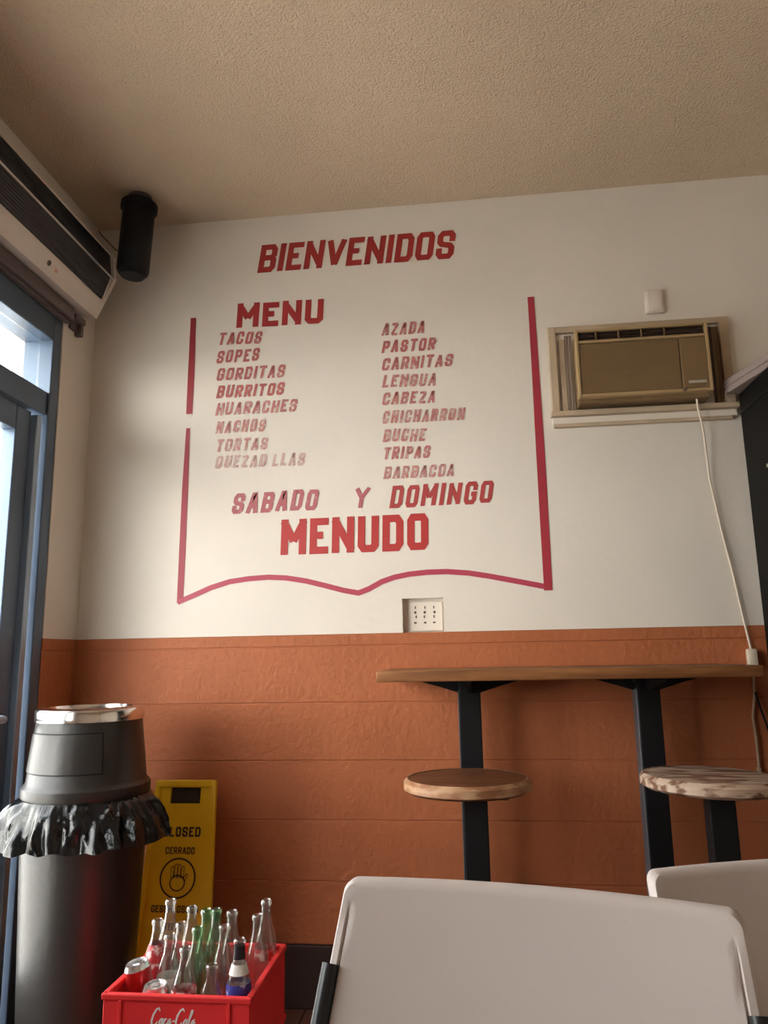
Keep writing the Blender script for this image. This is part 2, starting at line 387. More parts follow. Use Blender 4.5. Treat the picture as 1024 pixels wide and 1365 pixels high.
# storefront door and its fixed side window
d1 = bpy.data.objects.new('door_1', None); col.objects.link(d1); d1['kind'] = 'structure'
b = B(); box(b, -0.12, -0.002, -0.292, -0.236, 0.0, 2.47, 0.004); box(b, -0.12, -0.002, -1.34, -1.28, 0.0, 2.47, 0.004)
box(b, -0.12, -0.002, -1.28, -0.292, 2.37, 2.47, 0.004); obj('door_frame', b, m_frame, d1)
b = B(); box(b, -0.10, -0.012, -1.28, -0.292, 2.075, 2.165, 0.004); obj('transom_bar', b, m_frame, d1)
b = B(); box(b, -0.058, -0.052, -1.275, -0.296, 2.165, 2.37); obj('transom_pane', b, m_pane, d1)
b = B(); box(b, -0.085, -0.03, -0.44, -0.352, 0.012, 2.07, 0.004); box(b, -0.085, -0.03, -1.27, -1.19, 0.012, 2.07, 0.004)
box(b, -0.084, -0.031, -1.19, -0.44, 1.98, 2.07, 0.004); box(b, -0.084, -0.031, -1.19, -0.44, 0.012, 0.2, 0.004)
obj('door_leaf', b, m_frame, d1)
b = B(); box(b, -0.055, -0.010, -0.348, -0.318, 0.012, 2.06, 0.003); obj('lit_gap_strip', b, m_satin, d1, label='pale blue-grey strip painted as light reflected in the door gap')  # added strip; its pale colour stands for light reflected off the gap's side
b = B(); box(b, -0.060, -0.054, -1.192, -0.438, 0.198, 1.982); obj('pane', b, m_pane, d1)
b = B(); tube(b, [(-0.03, -1.2, 1.0), (0.02, -1.18, 1.0), (0.02, -0.46, 1.0), (-0.03, -0.44, 1.0)], 0.012); obj('push_bar', b, m_satin, d1)
w1 = bpy.data.objects.new('window_1', None); col.objects.link(w1); w1['kind'] = 'structure'
b = B(); box(b, -0.10, -0.02, WY0+0.001, WY0+0.05, WZ0+0.001, WZ1-0.001, 0.004); box(b, -0.10, -0.02, WY1-0.05, WY1-0.001, WZ0+0.001, WZ1-0.001, 0.004)
box(b, -0.10, -0.02, WY0+0.05, WY1-0.05, WZ1-0.05, WZ1-0.001, 0.004); box(b, -0.10, -0.02, WY0+0.05, WY1-0.05, WZ0+0.001, WZ0+0.05, 0.004)
obj('window_frame', b, m_frame, w1)
b = B(); box(b, -0.063, -0.057, WY0+0.048, WY1-0.048, WZ0+0.048, WZ1-0.048); obj('pane', b, m_pane, w1)
# trim: weathered header above the door, under the air curtain
b = B(); box(b, 0.001, 0.035, -1.5, -0.222, 2.478, 2.53, 0.004); box(b, 0.001, 0.020, -1.5, -0.224, 2.466, 2.477, 0.002); struct('trim_1', b, m_header)

# outside
b = B(); box(b, -60, -0.2, -30, 60, -0.2, -0.03); g = struct('ground', b, m_pave)
b = B(); box(b, -0.6, -0.2, -5, 7.5, 2.56, 2.72, 0.01); struct('ceiling_soffit', b, m_soffit)

# ================================================================== AIR CURTAIN
ac = thing('air_curtain', 'long cream air curtain with dark twin grille mounted high over the glass door', 'air curtain', (0, -0.131, 2.54))
def shift(bm, v): bmesh.ops.translate(bm, verts=bm.verts[:], vec=v)
P0, P1, P2, P3, P4 = (0.002, 2.542), (0.078, 2.523), (0.153, 2.683), (0.142, 2.785), (0.002, 2.80)
L1 = -1.45
def lerp(a, c, t): return (a[0]+(c[0]-a[0])*t, a[1]+(c[1]-a[1])*t)
def off(p, d): return (p[0]-d, p[1])
b = B(); G = lerp(P1, P2, 0.40)
prism(b, [P0, P1, G, off(P2, .012), off(P3, .012), P4], L1+0.02, -0.150); shift(b, (0, 0.131, -2.54)); obj('housing', b, m_cream, ac)
b = B(); prism(b, [P0, P1, P2, P3, P4], -0.152, -0.133); shift(b, (0, 0.131, -2.54)); obj('end_cap', b, m_cream, ac)
b = B(); prism(b, [P0, P1, P2, P3, P4], L1, L1+0.02); shift(b, (0, 0.131, -2.54)); obj('end_cap', b, m_cream, ac)
def slab(bm, a, c, t0, t1, th, y0, y1, base=0.0):
    """thin strip lying on the face a-c between fractions t0..t1"""
    p, q = lerp(a, c, t0), lerp(a, c, t1); dx, dz = q[0]-p[0], q[1]-p[1]; L = math.hypot(dx, dz); nx, nz = dz/L, -dx/L
    prism(bm, [(p[0]+nx*base, p[1]+nz*base), (q[0]+nx*base, q[1]+nz*base), (q[0]+nx*(base+th), q[1]+nz*(base+th)), (p[0]+nx*(base+th), p[1]+nz*(base+th))], y0, y1)
P2i, P3i = off(P2, .012), off(P3, .012)
b = B()
slab(b, G, P2i, 0.04, 0.98, 0.006, L1+0.03, -0.170); shift(b, (0, 0.131, -2.54)); obj('grille', b, m_grille, ac)
b = B(); slab(b, P2i, P3i, 0.06, 0.92, 0.006, L1+0.03, -0.165); shift(b, (0, 0.131, -2.54)); obj('grille', b, m_grille, ac)
b = B(); slab(b, G, P2i, 0.96, 1.03, 0.011, L1+0.03, -0.153); shift(b, (0, 0.131, -2.54)); obj('divider_strip', b, m_silver, ac)
b = B(); slab(b, P2i, P3i, 0.93, 1.0, 0.009, L1+0.03, -0.153); shift(b, (0, 0.131, -2.54)); obj('rim_strip', b, m_cream, ac)
# fine louvre ribs of both grilles, one relief mesh
b = B()
for k in range(9):
    slab(b, G, P2i, 0.07+k*0.1, 0.10+k*0.1, 0.0025, L1+0.04, -0.175, 0.006)
for k in range(8):
    slab(b, P2i, P3i, 0.10+k*0.1, 0.13+k*0.1, 0.0025, L1+0.04, -0.170, 0.006)
shift(b, (0, 0.131, -2.54)); o = obj('louvre', b, m_grille, ac); o['kind'] = 'stuff'
# faint maker's mark on the lower panel
b = B()
pm = lerp(P1, G, 0.55); nx, nz = 0.905, -0.424
for (yy, r) in ((-0.512, 0.010),):
    lathe(b, [(0.0001, 0.0), (r, 0.0), (r, 0.0012)], 12, close=False, M=Matrix.Translation((pm[0]+0.0005*1, yy+0.131, pm[1]-2.54)) @ Matrix.Rotation(math.radians(115), 4, 'Y'))
obj('badge', b, m_slot, ac, label='small brown round maker badge')
b = B(); slab(b, P1, G, 0.40, 0.62, 0.0010, -0.492, -0.452); shift(b, (0, 0.131, -2.54))
obj('badge_print', b, mat('faded_pink_print', (0.66, 0.36, 0.32), 0.5, color2=(0.74, 0.66, 0.60), vscale=60, thresh=(.4, .6)), ac, label='faded pink print beside the badge')

# bracket under the air curtain end
b = B(); box(b, 0.001, 0.035, -0.205, -0.135, 2.495, 2.520, 0.003); box(b, 0.001, 0.030, -0.160, -0.138, 2.445, 2.497, 0.004); box(b, 0.001, 0.012, -0.205, -0.135, 2.46, 2.497, 0.002)
tag(obj('wall_bracket', b, m_header), 'small brown metal bracket under the end of the air curtain', 'bracket')

# speaker
sp = thing('ceiling_speaker', 'black cylindrical speaker hanging from the ceiling in the left corner', 'speaker', (0.272, -0.205, CEIL))
SM = Matrix.Rotation(math.radians(3), 4, 'Y')
b = B(); lathe(b, [(0.0, -0.335), (0.030, -0.336), (0.056, -0.328), (0.062, -0.318), (0.062, -0.03), (0.058, -0.022), (0.0, -0.022)], 32, close=False, M=SM); obj('body', b, m_black, sp, True)
b = B(); lathe(b, [(0.060, -0.060), (0.071, -0.056), (0.071, -0.034), (0.060, -0.028)], 32, close=False, M=SM); obj('rim', b, m_black, sp, True)
b = B(); lathe(b, [(0.0, -0.341), (0.045, -0.341), (0.047, -0.336), (0.0, -0.334)], 24, close=False, M=SM); obj('cone_cover', b, m_black, sp, True)
b = B(); lathe(b, [(0.03, -0.024), (0.03, -0.004), (0.045, -0.003), (0.045, 0.0), (0, 0)], 20, close=False); obj('ceiling_mount', b, m_header, sp, True)
b = B()
pts = [(0.004, -0.02, 2.985), (0.03, -0.05, 2.95), (0.09, -0.11, 2.88), (0.16, -0.17, 2.80), (0.205, -0.20, 2.765)]
tube(b, pts, 0.0028, 6); tag(obj('speaker_wire', b, m_redwire, smooth=True), 'thin dull red wire running from the corner down to the hanging speaker', 'wire')

# ================================================================== PAINTED MENU
mural = thing('painted_menu', 'red hand-lettered menu painted on the white wall inside an open-book outline', 'menu', (1.0, 0.0, 2.0))
def mw(v): return (v.x-1.0, -0.0012-LAYER[0]*0.00012, v.y-2.0)
RED = (0.40, 0.030, 0.032); RED2 = (0.40, 0.055, 0.075)
def line(name, text, a, c, h, stroke, slant, fade, seed, skip=(), color=RED, label=None, gapf=0.78):
    p0, p1 = wall_pt(*a), wall_pt(*c); q = wall_pt(a[0], a[1]-h); hh = q[1]-p0[1]; sw = stroke*(hh/h)
    b = B(); lettering(b, text, p0, p1, hh, sw, slant, mw, 0.03 if h < 30 else 0.01, seed, skip, gapf)
    return obj(name, b, paint_mat('red_sign_paint', color, fade, seed), mural, label=label)
line('lettering', 'BIENVENIDOS', (343, 364), (607, 344), 36.5, 7.0, .15, 0.0, 1, gapf=0.45, color=(0.34, .022, .020), label='word BIENVENIDOS in slanted dark red capitals')
line('lettering', 'MENU', (315, 437.6), (431, 431), 32, 7.4, .04, 0.0, 2, gapf=0.6, color=(0.36, .025, .028), label='word MENU in bold red capitals')
LC = [('TACOS', 290, 460.5, 349, 458), ('SOPES', 288, 485, 346, 480.7), ('GORDITAS', 288, 508, 380, 502.7), ('BURRITOS', 288, 531, 379, 526.5),
      ('HUARACHES', 287, 554, 396, 548.5), ('NACHOS', 287, 578.7, 354, 575), ('TORTAS', 287, 602.5, 357, 599), ('QUEZADILLAS', 286, 625, 407, 620)]
FD = [0.5, 0.55, 0.6, 0.5, 0.75, 0.85, 0.95, 1.25]
for i, (t, x0, y0, x1, y1) in enumerate(LC):
    line('lettering', t, (x0, y0), (x1, y1), 16.5, 3.4, .20, FD[i], 10+i, skip=(6,) if t == 'QUEZADILLAS' else (), label='faded red word '+t)
RC = [('AZADA', 508.5, 447.8, 567, 444.4), ('PASTOR', 508.5, 470.6, 581, 466.4), ('CARNITAS', 508.5, 494, 604, 488.3), ('LENGUA', 509, 517, 582, 514.4),
      ('CABEZA', 509, 540.5, 581, 537), ('CHICHARRON', 509, 565, 620, 560), ('BUCHE', 510, 589.4, 568, 587.7), ('TRIPAS', 510, 613, 574, 610.5), ('BARBACOA', 511, 639, 606, 635)]
FR = [0.65, 0.55, 0.65, 0.8, 0.7, 0.85, 0.85, 0.7, 0.85]
for i, (t, x0, y0, x1, y1) in enumerate(RC):
    line('lettering', t, (x0, y0), (x1, y1), 16.5, 3.4, .20, FR[i], 30+i, label='faded red word '+t)
line('lettering', 'SABADO', (308, 685), (424, 680), 27, 5.6, .20, 0.40, 51, color=RED2, label='word SABADO in slanted red capitals')
line('lettering', 'Y', (470, 678.5), (493, 677), 28, 5.4, .20, 0.35, 52, color=RED2, label='single red letter Y')
line('lettering', 'DOMINGO', (519, 678), (658, 670), 29, 5.6, .20, 0.12, 53, label='word DOMINGO in slanted red capitals')
line('lettering', 'MENUDO', (374, 740.5), (572, 733), 47.5, 9.6, .03, 0.0, 54, gapf=0.5, color=(.45, .032, .030), label='large word MENUDO in bold red capitals')
def border(pts, width, seed, color, fade=0.0):
    P = [wall_pt(*p) for p in pts]; k = 2.8/1004*1.03
    b = B(); ribbon(b, P, [w*k for w in width], mw); obj('border_line', b, paint_mat('red_border_paint', color, fade, seed), mural)
border([(258, 424), (255, 500), (252.5, 552)], [8, 9.5, 9], 61, (0.33, .03, .04))
border([(251, 571), (247, 650), (243, 740), (240, 804)], [5.5, 8.5, 9, 8.5], 62, (0.36, .035, .055))
pts = [(237, 803), (260, 793), (281, 783.5), (306, 775.5), (332, 771.5), (358, 769.5), (382, 770.5), (408, 774.5), (433, 780.5), (458, 787), (478, 790.5),
       (492, 785), (509, 775.5), (526, 769.5), (545, 765.5), (570, 762.8), (596, 762), (624, 763.8), (652, 768), (690, 775), (735, 783.5)]
border(pts, [7]*len(pts), 63, (0.44, .05, .09))
border([(707.5, 396), (713, 480), (720, 595), (726, 700), (731, 787)], [8.5, 9.5, 11, 11, 10.5], 64, (0.38, .03, .05))

# ================================================================== SOCKETS IN THE RECESS, THERMOSTAT
b = B(); box(b, NX0+0.030, NX1-0.006, 0.024, 0.0318, NZ0+0.004, NZ1-0.012, 0.003)
pk = obj('socket_plate', b, m_plate); tag(pk, 'painted-over switch plate in a small wall recess above the terracotta band', 'switch plate')
for sx_ in (0.048, 0.082, 0.118):
    for dz, w_, h_ in ((0.092, .004, .010), (0.074, .008, .009), (0.058, .005, .010), (0.036, .009, .006)):
        jx = random.uniform(-.003, .003); b = B(); box(b, NX0+sx_+jx-w_/2, NX0+sx_+jx+w_/2, 0.0225, 0.0245, NZ0+dz-h_/2, NZ0+dz+h_/2, 0.0006, 1); obj('switch_slot', b, m_slot, pk)
th = thing('thermostat', 'small cream plastic box on the wall above the air conditioner', 'thermostat', (2.265, 0, 2.495))
b = B(); box(b, -0.033, 0.033, -0.016, -0.0005, -0.048, 0.048, 0.003); obj('cover', b, m_plate, th, True)
b = B(); box(b, -0.026, 0.026, -0.0185, -0.0158, -0.042, 0.042, 0.001); box(b, -0.008, 0.012, -0.022, -0.017, -0.040, -0.030, 0.001); obj('face_panel', b, m_plate, th, True)

# ================================================================== WINDOW AIR CONDITIONER
FX0, FX1, FZ0, FZ1 = 1.856, 2.522, 2.072, 2.400
fr = thing('conditioner_casing', 'aged cream wooden casing with filler panels around the air conditioner', 'casing', (2.19, 0, 2.07))
def lb(x0, x1, y0, y1, z0, z1, bev=0.003):
    b = B(); box(b, x0-2.19, x1-2.19, y0, y1, z0-2.07, z1-2.07, bev); return b
obj('casing_stile', lb(FX0, FX0+0.030, -0.022, 0, FZ0, FZ1+0.012), m_casing, fr)
obj('casing_stile', lb(FX1-0.034, FX1, -0.022, 0, FZ0, FZ1+0.012), m_casing, fr)
obj('casing_head', lb(FX0+0.030, FX1-0.034, -0.022, 0, FZ1-0.012, FZ1+0.012), m_casing, fr)
obj('filler_panel', lb(FX0+0.040, FX0+0.062, -0.010, 0, FZ0+0.004, FZ1-0.035), m_casing, fr)
for i in range(4): obj('filler_fold', lb(FX0+0.063+i*0.0068, FX0+0.0690+i*0.0068, -0.008+0.003*(i % 2), 0, FZ0+0.004, FZ1-0.02, .001), m_filler, fr)
for i in range(3): obj('filler_fold', lb(FX1-0.071+i*0.0120, FX1-0.0595+i*0.0120, -0.008+0.003*(i % 2), 0, FZ0+0.004, FZ1-0.02, .001), m_acvent if i == 0 else m_acbody, fr)
sh = thing('sill_shelf', 'narrow white-painted wooden sill shelf beneath the air conditioner', 'shelf', (2.19, 0, 2.03))
def lb2(x0, x1, y0, y1, z0, z1, bev=0.002):
    b = B(); box(b, x0-2.19, x1-2.19, y0, y1, z0-2.03, z1-2.03, bev); return b
obj('sill_board', lb2(1.850, 2.528, -0.034, 0, 2.052, 2.071), m_casing, sh)
obj('apron', lb2(1.856, 2.524, -0.012, 0, 2.026, 2.0515), m_plate, sh)
obj('lower_strip', lb2(1.860, 2.505, -0.018, 0, 2.012, 2.0255), m_casing, sh)
A0, A1, AZ0, AZ1, AY = 1.945, 2.420, 2.096, 2.358, -0.105
a = thing('air_conditioner', 'aged beige window air conditioner with dark louvred top, set in the wall', 'air conditioner', (2.18, 0, 2.07))
def la(x0, x1, y0, y1, z0, z1, bev=0.003):
    b = B(); box(b, x0-2.18, x1-2.18, y0, y1, z0-2.07, z1-2.07, bev); return b
o = obj('cabinet', la(A0+0.004, A1-0.006, AY+0.03, -0.0005, AZ0-0.015, AZ1, .004), m_acbody, a)
b = la(A0, A0+0.012, AY, AY+0.035, AZ0, AZ1)
box(b, A1-0.012-2.18, A1-2.18, AY, AY+0.035, AZ0-2.07, AZ1-2.07, .003); box(b, A0+0.012-2.18, A1-0.012-2.18, AY, AY+0.035, AZ0-2.07, AZ0+0.012-2.07, .003)
box(b, A0+0.012-2.18, A1-0.012-2.18, AY, AY+0.035, AZ1-0.008-2.07, AZ1-2.07, .002); box(b, A0+0.012-2.18, A1-0.012-2.18, AY-0.002, AY+0.035, 2.304-2.07, 2.314-2.07, .002)
obj('front_bezel', b, m_actrim, a)
SX = 2.315
obj('front_grille', la(A0+0.013, SX-0.002, AY+0.004, AY+0.03, AZ0+0.013, 2.303), m_acbody, a)
b = B()
for i in range(24):
    zz = AZ0+0.020+i*0.0082; box(b, A0+0.02-2.18, SX-0.010-2.18, AY+0.0025, AY+0.0045, zz-2.07, zz+0.003-2.07)
o = obj('grille_rib', b, m_acbody, a); o['kind'] = 'stuff'
cdp = obj('control_door', la(SX, A1-0.013, AY+0.001, AY+0.03, AZ0+0.013, 2.303), m_acbody, a)
b = la(SX+0.020, A1-0.022, AY-0.0012, AY+0.002, AZ0+0.030, AZ0+0.041, .001); obj('name_strip', b, m_silver, cdp, label='pale silver name strip')
b = B(); lathe(b, [(0.0, 0), (0.006, 0), (0.006, 0.006), (0.0, 0.007)], 12, close=False, M=Matrix.Translation((SX+0.004-2.18, AY, AZ0+0.006-2.07)) @ Matrix.Rotation(PI/2, 4, 'X')); obj('knob', b, m_slot, a, True)
obj('vent_recess', la(A0+0.012, A1-0.012, AY+0.018, AY+0.03, 2.314, AZ1-0.008, 0), m_acvent, a)
for i in range(4):
    xx = A0+0.075+i*0.082; o = obj('vent_vane', la(xx, xx+0.004, AY+0.004, AY+0.019, 2.3145, AZ1-0.0085, .0008), m_acbody, a)
for k in range(4): obj('vent_louvre', la(A0+0.0125, A1-0.0125, AY+0.007, AY+0.017, 2.318+k*0.009, 2.320+k*0.009, .0006), m_acvent, a)
b = B()
q = [wall_pt(922, 534), wall_pt(926, 548), wall_pt(934, 580), wall_pt(944, 640), wall_pt(960, 705), wall_pt(976, 765), wall_pt(990, 825), wall_pt(1000, 868)]
ys = [-0.06, -0.045, -0.038, -0.018, -0.012, -0.010, -0.010, -0.014]
tube(b, [(p[0]-(-y)*(-0.0), y, p[1]) for p, y in zip(q, ys)], 0.0042, 8)
cord = obj('power_cord', b, m_plug, smooth=True); tag(cord, 'ivory power cord hanging from the air conditioner down to a plug', 'cord')
e = q[-1]; b = B(); box(b, e[0]-0.018, e[0]+0.014, -0.034, -0.004, e[1]-0.055, e[1]+0.008, 0.006); obj('plug', b, m_plug, cord, True)
b = B()
q = [wall_pt(1003, 893), wall_pt(1003, 925), wall_pt(1003, 955), wall_pt(1007, 985), wall_pt(1010, 1022)]
zz = [(p[0]+random.uniform(-.003, .003), -0.012-0.003*(i % 2), p[1]) for i, p in enumerate(q)]
tube(b, zz, 0.0045, 8); box(b, q[-1][0]-.006, q[-1][0]+.006, -0.022, -0.004, q[-1][1]-.02, q[-1][1], .003)
tag(obj('extension_lead', b, m_cordbrown, smooth=True), 'tan lead hanging against the terracotta wall below the counter end', 'cord')
b = B()
q = [wall_pt(1004, 922), wall_pt(1010, 940), wall_pt(1018, 962), wall_pt(1026, 985), wall_pt(1040, 1030), wall_pt(1050, 1120), wall_pt(1055, 1240)]
tube(b, [(p[0], -0.020, p[1]) for p in q], 0.0035, 8); tag(obj('black_cable', b, m_black, smooth=True), 'thin black cable curving down toward the fridge side', 'cable')

# ================================================================== WALL COUNTER
CT = 1.133
ct = thing('bar_counter', 'narrow wooden bar counter on black posts against the terracotta wall', 'counter', (1.80, -0.22, 0))
b = B(); box(b, 1.222-1.8, 2.372-1.8, -0.21, 0.215, CT-0.034, CT, 0.005, 3); obj('counter_top', b, m_wood, ct, True)
for px in (1.507, 2.092):
    x = px-1.8
    b = B(); box(b, x-0.036, x+0.036, 0.045, 0.117, 0.012, CT-0.05, 0.002); p = obj('post', b, m_metalblk, ct)
    b = B(); box(b, x-0.0405, x-0.0362, 0.047, 0.115, 0.012, CT-0.075, 0.001, 1); obj('lit_edge_strip', b, m_litedge, p)  # painted highlight along the window side of the black post
    b = B()
    yc = 0.081
    box(b, x-0.045, x+0.045, 0.035, 0.127, CT-0.052, CT-0.0345, 0.002)
    for sgn in (-1, 1):
        prism(b, [(x+sgn*0.036, CT-0.0345), (x+sgn*0.165, CT-0.0345), (x+sgn*0.165, CT-0.044), (x+sgn*0.10, CT-0.062), (x+sgn*0.036, CT-0.082)], yc-0.006, yc+0.006, 'xz')
    prism(b, [(0.045, CT-0.0345), (-0.17, CT-0.0345), (-0.17, CT-0.044), (0.045, CT-0.082)], x-0.006, x+0.006, 'yz')
    prism(b, [(0.117, CT-0.0345), (0.205, CT-0.0345), (0.205, CT-0.044), (0.117, CT-0.075)], x-0.006, x+0.006, 'yz')
    obj('support_bracket', b, m_metalblk, ct)
    b = B(); box(b, x-0.13, x+0.13, -0.08, 0.20, 0.0, 0.012, 0.003); obj('foot_plate', b, m_metalblk, ct)

def stool(x, y, zt, r, m_top, m_edge, label, px=0.0, tilt=0.0):
    s = thing('bar_stool', label, 'stool', (x, y, 0), 0, 'round bar stools at the counter')
    TM = Matrix.Translation((0, 0, zt)) @ Matrix.Rotation(tilt, 4, 'Y')
    b = B(); lathe(b, [(0, -0.036), (r-0.010, -0.036), (r, -0.028), (r, -0.008), (r-0.006, -0.001), (r-0.012, 0.0), (0, 0.0)], 56, close=False, M=TM)
    bmesh.ops.remove_doubles(b, verts=b.verts[:], dist=1e-5)
    st = obj('seat', b, m_top, s, True)
    b = B(); lathe(b, [(r-0.002, -0.031), (r+0.0025, -0.028), (r+0.0025, -0.008), (r-0.007, 0.0012), (r-0.010, 0.0012)], 56, close=False, M=TM)
    obj('seat_edge', b, m_edge, st, True)
    b = B(); box(b, px-0.034, px+0.034, -0.03, 0.03, 0.014, zt-0.045, 0.003); obj('post', b, m_metalblk, s)
    b = B(); box(b, px-0.09, px+0.09, -0.09, 0.09, zt-0.046, zt-0.036 + 0.0, 0.002); obj('seat_plate', b, m_metalblk, s)
    b = B(); lathe(b, [(0, 0), (0.17, 0), (0.17, 0.008), (0.15, 0.014), (0, 0.016)], 40, close=False); obj('base_plate', b, m_metalblk, s, True)
    return s
stool(1.492, -0.53, 0.834, 0.178, m_wood2, m_seatrim, 'round brown wooden bar stool with worn rim, left of the two', px=0.022)
stool(2.150, -0.56, 0.845, 0.178, m_worn, m_worn, 'round bar stool with chipped whitewashed seat, right of the two', px=0.020, tilt=math.radians(1.5))

# ================================================================== FRIDGE
fg = thing('fridge', 'tall black upright fridge at the right edge beside the air conditioner', 'fridge', (2.87, -0.36, 0))
b = B(); box(b, -0.345, 0.345, -0.31, 0.325, 0.08, 2.096, 0.004); obj('cabinet', b, m_fridge, fg, True)
b = B(); box(b, -0.348, -0.3445, -0.30, 0.320, 2.018, 2.024); obj('panel_seam', b, m_black, fg)
b = B(); box(b, -0.335, 0.335, -0.355, -0.312, 0.22, 2.00, 0.01); d = obj('door', b, m_fridge, fg, True)
b = B(); box(b, -0.27, 0.27, -0.358, -0.354, 0.35, 1.9, 0.002); obj('pane', b, m_pane, d)
b = B(); tube(b, [(-0.29, -0.356, 0.95), (-0.29, -0.39, 0.97), (-0.29, -0.39, 1.33), (-0.29, -0.356, 1.35)], 0.01); obj('handle', b, m_silver, d, True)
for sx_ in (-0.3, 0.3):
    for sy_ in (-0.27, 0.27):
        b = B(); lathe(b, [(0.02, 0), (0.02, 0.085)], 12, c=(sx_, sy_, 0)); obj('foot', b, m_black, fg)
b = B(); lathe(b, [(0, 0), (0.008, 0), (0.007, 0.004), (0, 0.005)], 12, close=False, M=Matrix.Translation((-0.345, 0.13, 1.78)) @ Matrix.Rotation(-PI/2, 4, 'Y')); obj('screw_cap', b, m_can, fg, True, label='pale round screw cap')
cbx = thing('carton_lid', 'mauve-grey flat box lying slanted on top of the black fridge', 'box', (2.469, -0.045, 2.0965), math.radians(12.7))
b = B(); box(b, 0.006, 0.55, -0.50, -0.006, 0.0, 0.030, 0.002); obj('box_body', b, m_greybox, cbx)
b = B(); box(b, 0.0, 0.556, -0.506, 0.0, 0.022, 0.048, 0.003); obj('lid', b, m_greybox, cbx)

# ================================================================== WHITE CHAIRS
def chair(loc, rz, label, H=0.885):
    """origin on the floor below the top of the backrest; the seat side is local -Y"""
    s = thing('dining_chair', label, 'chair', loc, rz, 'white-backed chairs with black tube frames')
    ZB, rec = 0.52, math.tan(math.radians(24))
    ht, hb, rc = 0.246, 0.270, 0.016
    def outline(inset, n=8):
        pts = []
        for (cx_, cz_, a0) in ((1, 1, 0), (-1, 1, PI/2), (-1, -1, PI), (1, -1, 3*PI/2)):
            hw = ht if cz_ > 0 else hb; zc = (H-rc-inset) if cz_ > 0 else (ZB+rc+inset)
            xc = cx_*(hw-rc-inset)
            rr = rc
            for k in range(n+1):
                a = a0 + PI/2*k/n
                pts.append((xc+rr*math.cos(a), zc+rr*math.sin(a)))
            # intermediate points along the long sides give the curve something to bend
            nx_ = {(1, 1): (-1, 1), (-1, 1): (-1, -1), (-1, -1): (1, -1), (1, -1): (1, 1)}[(cx_, cz_)]
            hw2 = ht if nx_[1] > 0 else hb; zc2 = (H-rc-inset) if nx_[1] > 0 else (ZB+rc+inset)
            a = a0+PI/2; q0 = pts[-1]; q1 = (nx_[0]*(hw2-rc-inset)+rr*math.cos(a), zc2+rr*math.sin(a))
            for k in range(1, 10): pts.append((q0[0]+(q1[0]-q0[0])*k/10, q0[1]+(q1[1]-q0[1])*k/10))
        return pts
    def Y(x, z):  # front surface: reclined, gently dished
        return -(H-z)*rec + 0.030*(1-(x/0.26)**2) - 0.02 - 0.012*((z-0.7)/0.18)**2*0
    b = B(); rings = []
    base = outline(0.0)
    cz0 = sum(p[1] for p in base)/len(base)
    def ring(sc, yo, ins=0.0):
        out = []
        for p in outline(ins):   # yo may be a pair: value on the long top edge, value on the sides
            w_ = min(1, max(0, (abs(p[0])/ht-0.86)/0.09)) * min(1, max(0, (H-0.012-p[1])/0.03))
            y_ = yo if not isinstance(yo, tuple) else yo[0]*(1-w_)+yo[1]*w_
            out.append(b.verts.new((p[0]*sc, Y(p[0]*sc, cz0+(p[1]-cz0)*sc)+y_, cz0+(p[1]-cz0)*sc)))
        return out
    rings = [ring(0.2, 0), ring(0.45, 0), ring(0.7, 0), ring(0.9, 0), ring(0.935, (0.0, 0.0)), ring(0.945, (0.0, 0.0035)), ring(0.955, (0.0, -0.001)), ring(0.985, (0.0015, 0.0015)), ring(1.0, 0.010), ring(1.0, 0.020), ring(0.985, 0.030), ring(0.95, 0.032), ring(0.7, 0.030), ring(0.4, 0.03), ring(0.2, 0.03)]
    n = len(rings[0])
    for j in range(len(rings)-1):
        for i in range(n): b.faces.new((rings[j][i], rings[j][(i+1) % n], rings[j+1][(i+1) % n], rings[j+1][i]))
    b.faces.new(rings[0]); b.faces.new(rings[-1])
    for f in b.faces: f.smooth = True
    obj('backrest', b, m_chair, s, True)
    for sg in (-1, 1):
        def ex(z): return sg*(ht+(hb-ht)*(H-z)/(H-ZB)-0.004)
        def ey(z): return Y(ex(z), z)+0.004
        b = B(); pts = [(ex(z), ey(z), z) for z in (0.795, 0.74, 0.66, 0.58, 0.52)]
        pts += [(sg*0.255, ey(0.5)+0.01, 0.47), (sg*0.245, ey(0.5)+0.05, 0.25), (sg*0.24, ey(0.5)+0.14, 0.012)]
        tube(b, pts, 0.0115, 10); obj('back_leg', b, m_tube, s, True)
        b = B(); yb = ey(0.5)
        tube(b, [(sg*0.25, yb+0.01, 0.44), (sg*0.235, yb-0.18, 0.435), (sg*0.225, yb-0.38, 0.43), (sg*0.225, yb-0.41, 0.40), (sg*0.235, yb-0.44, 0.012)], 0.0115, 10); obj('front_leg', b, m_tube, s, True)
        for yy in (ey(0.5)+0.14, yb-0.44):
            b = B(); lathe(b, [(0.015, 0), (0.016, 0.004), (0.014, 0.025)], 12, c=(sg*(0.24 if yy > yb else 0.235), yy, 0)); obj('foot_cap', b, m_black, s, True)
    b = B(); yb = Y(0, .5)-0.01; box(b, -0.22, 0.22, yb-0.42, yb-0.01, 0.445, 0.475, 0.012, 3); obj('seat', b, m_chair, s, True)
    b = B(); tube(b, [(-0.235, yb-0.2, 0.432), (0.235, yb-0.2, 0.432)], 0.010, 8); obj('cross_bar', b, m_tube, s, True)
    return s
chair((1.583, -1.765, 0), math.radians(-12.5), 'white plastic-backed chair in the bottom centre foreground, nearest and largest')
chair((1.998, -1.56, -0.0), math.radians(12), 'white plastic-backed chair at the bottom right, cut by the frame edge', 0.872)

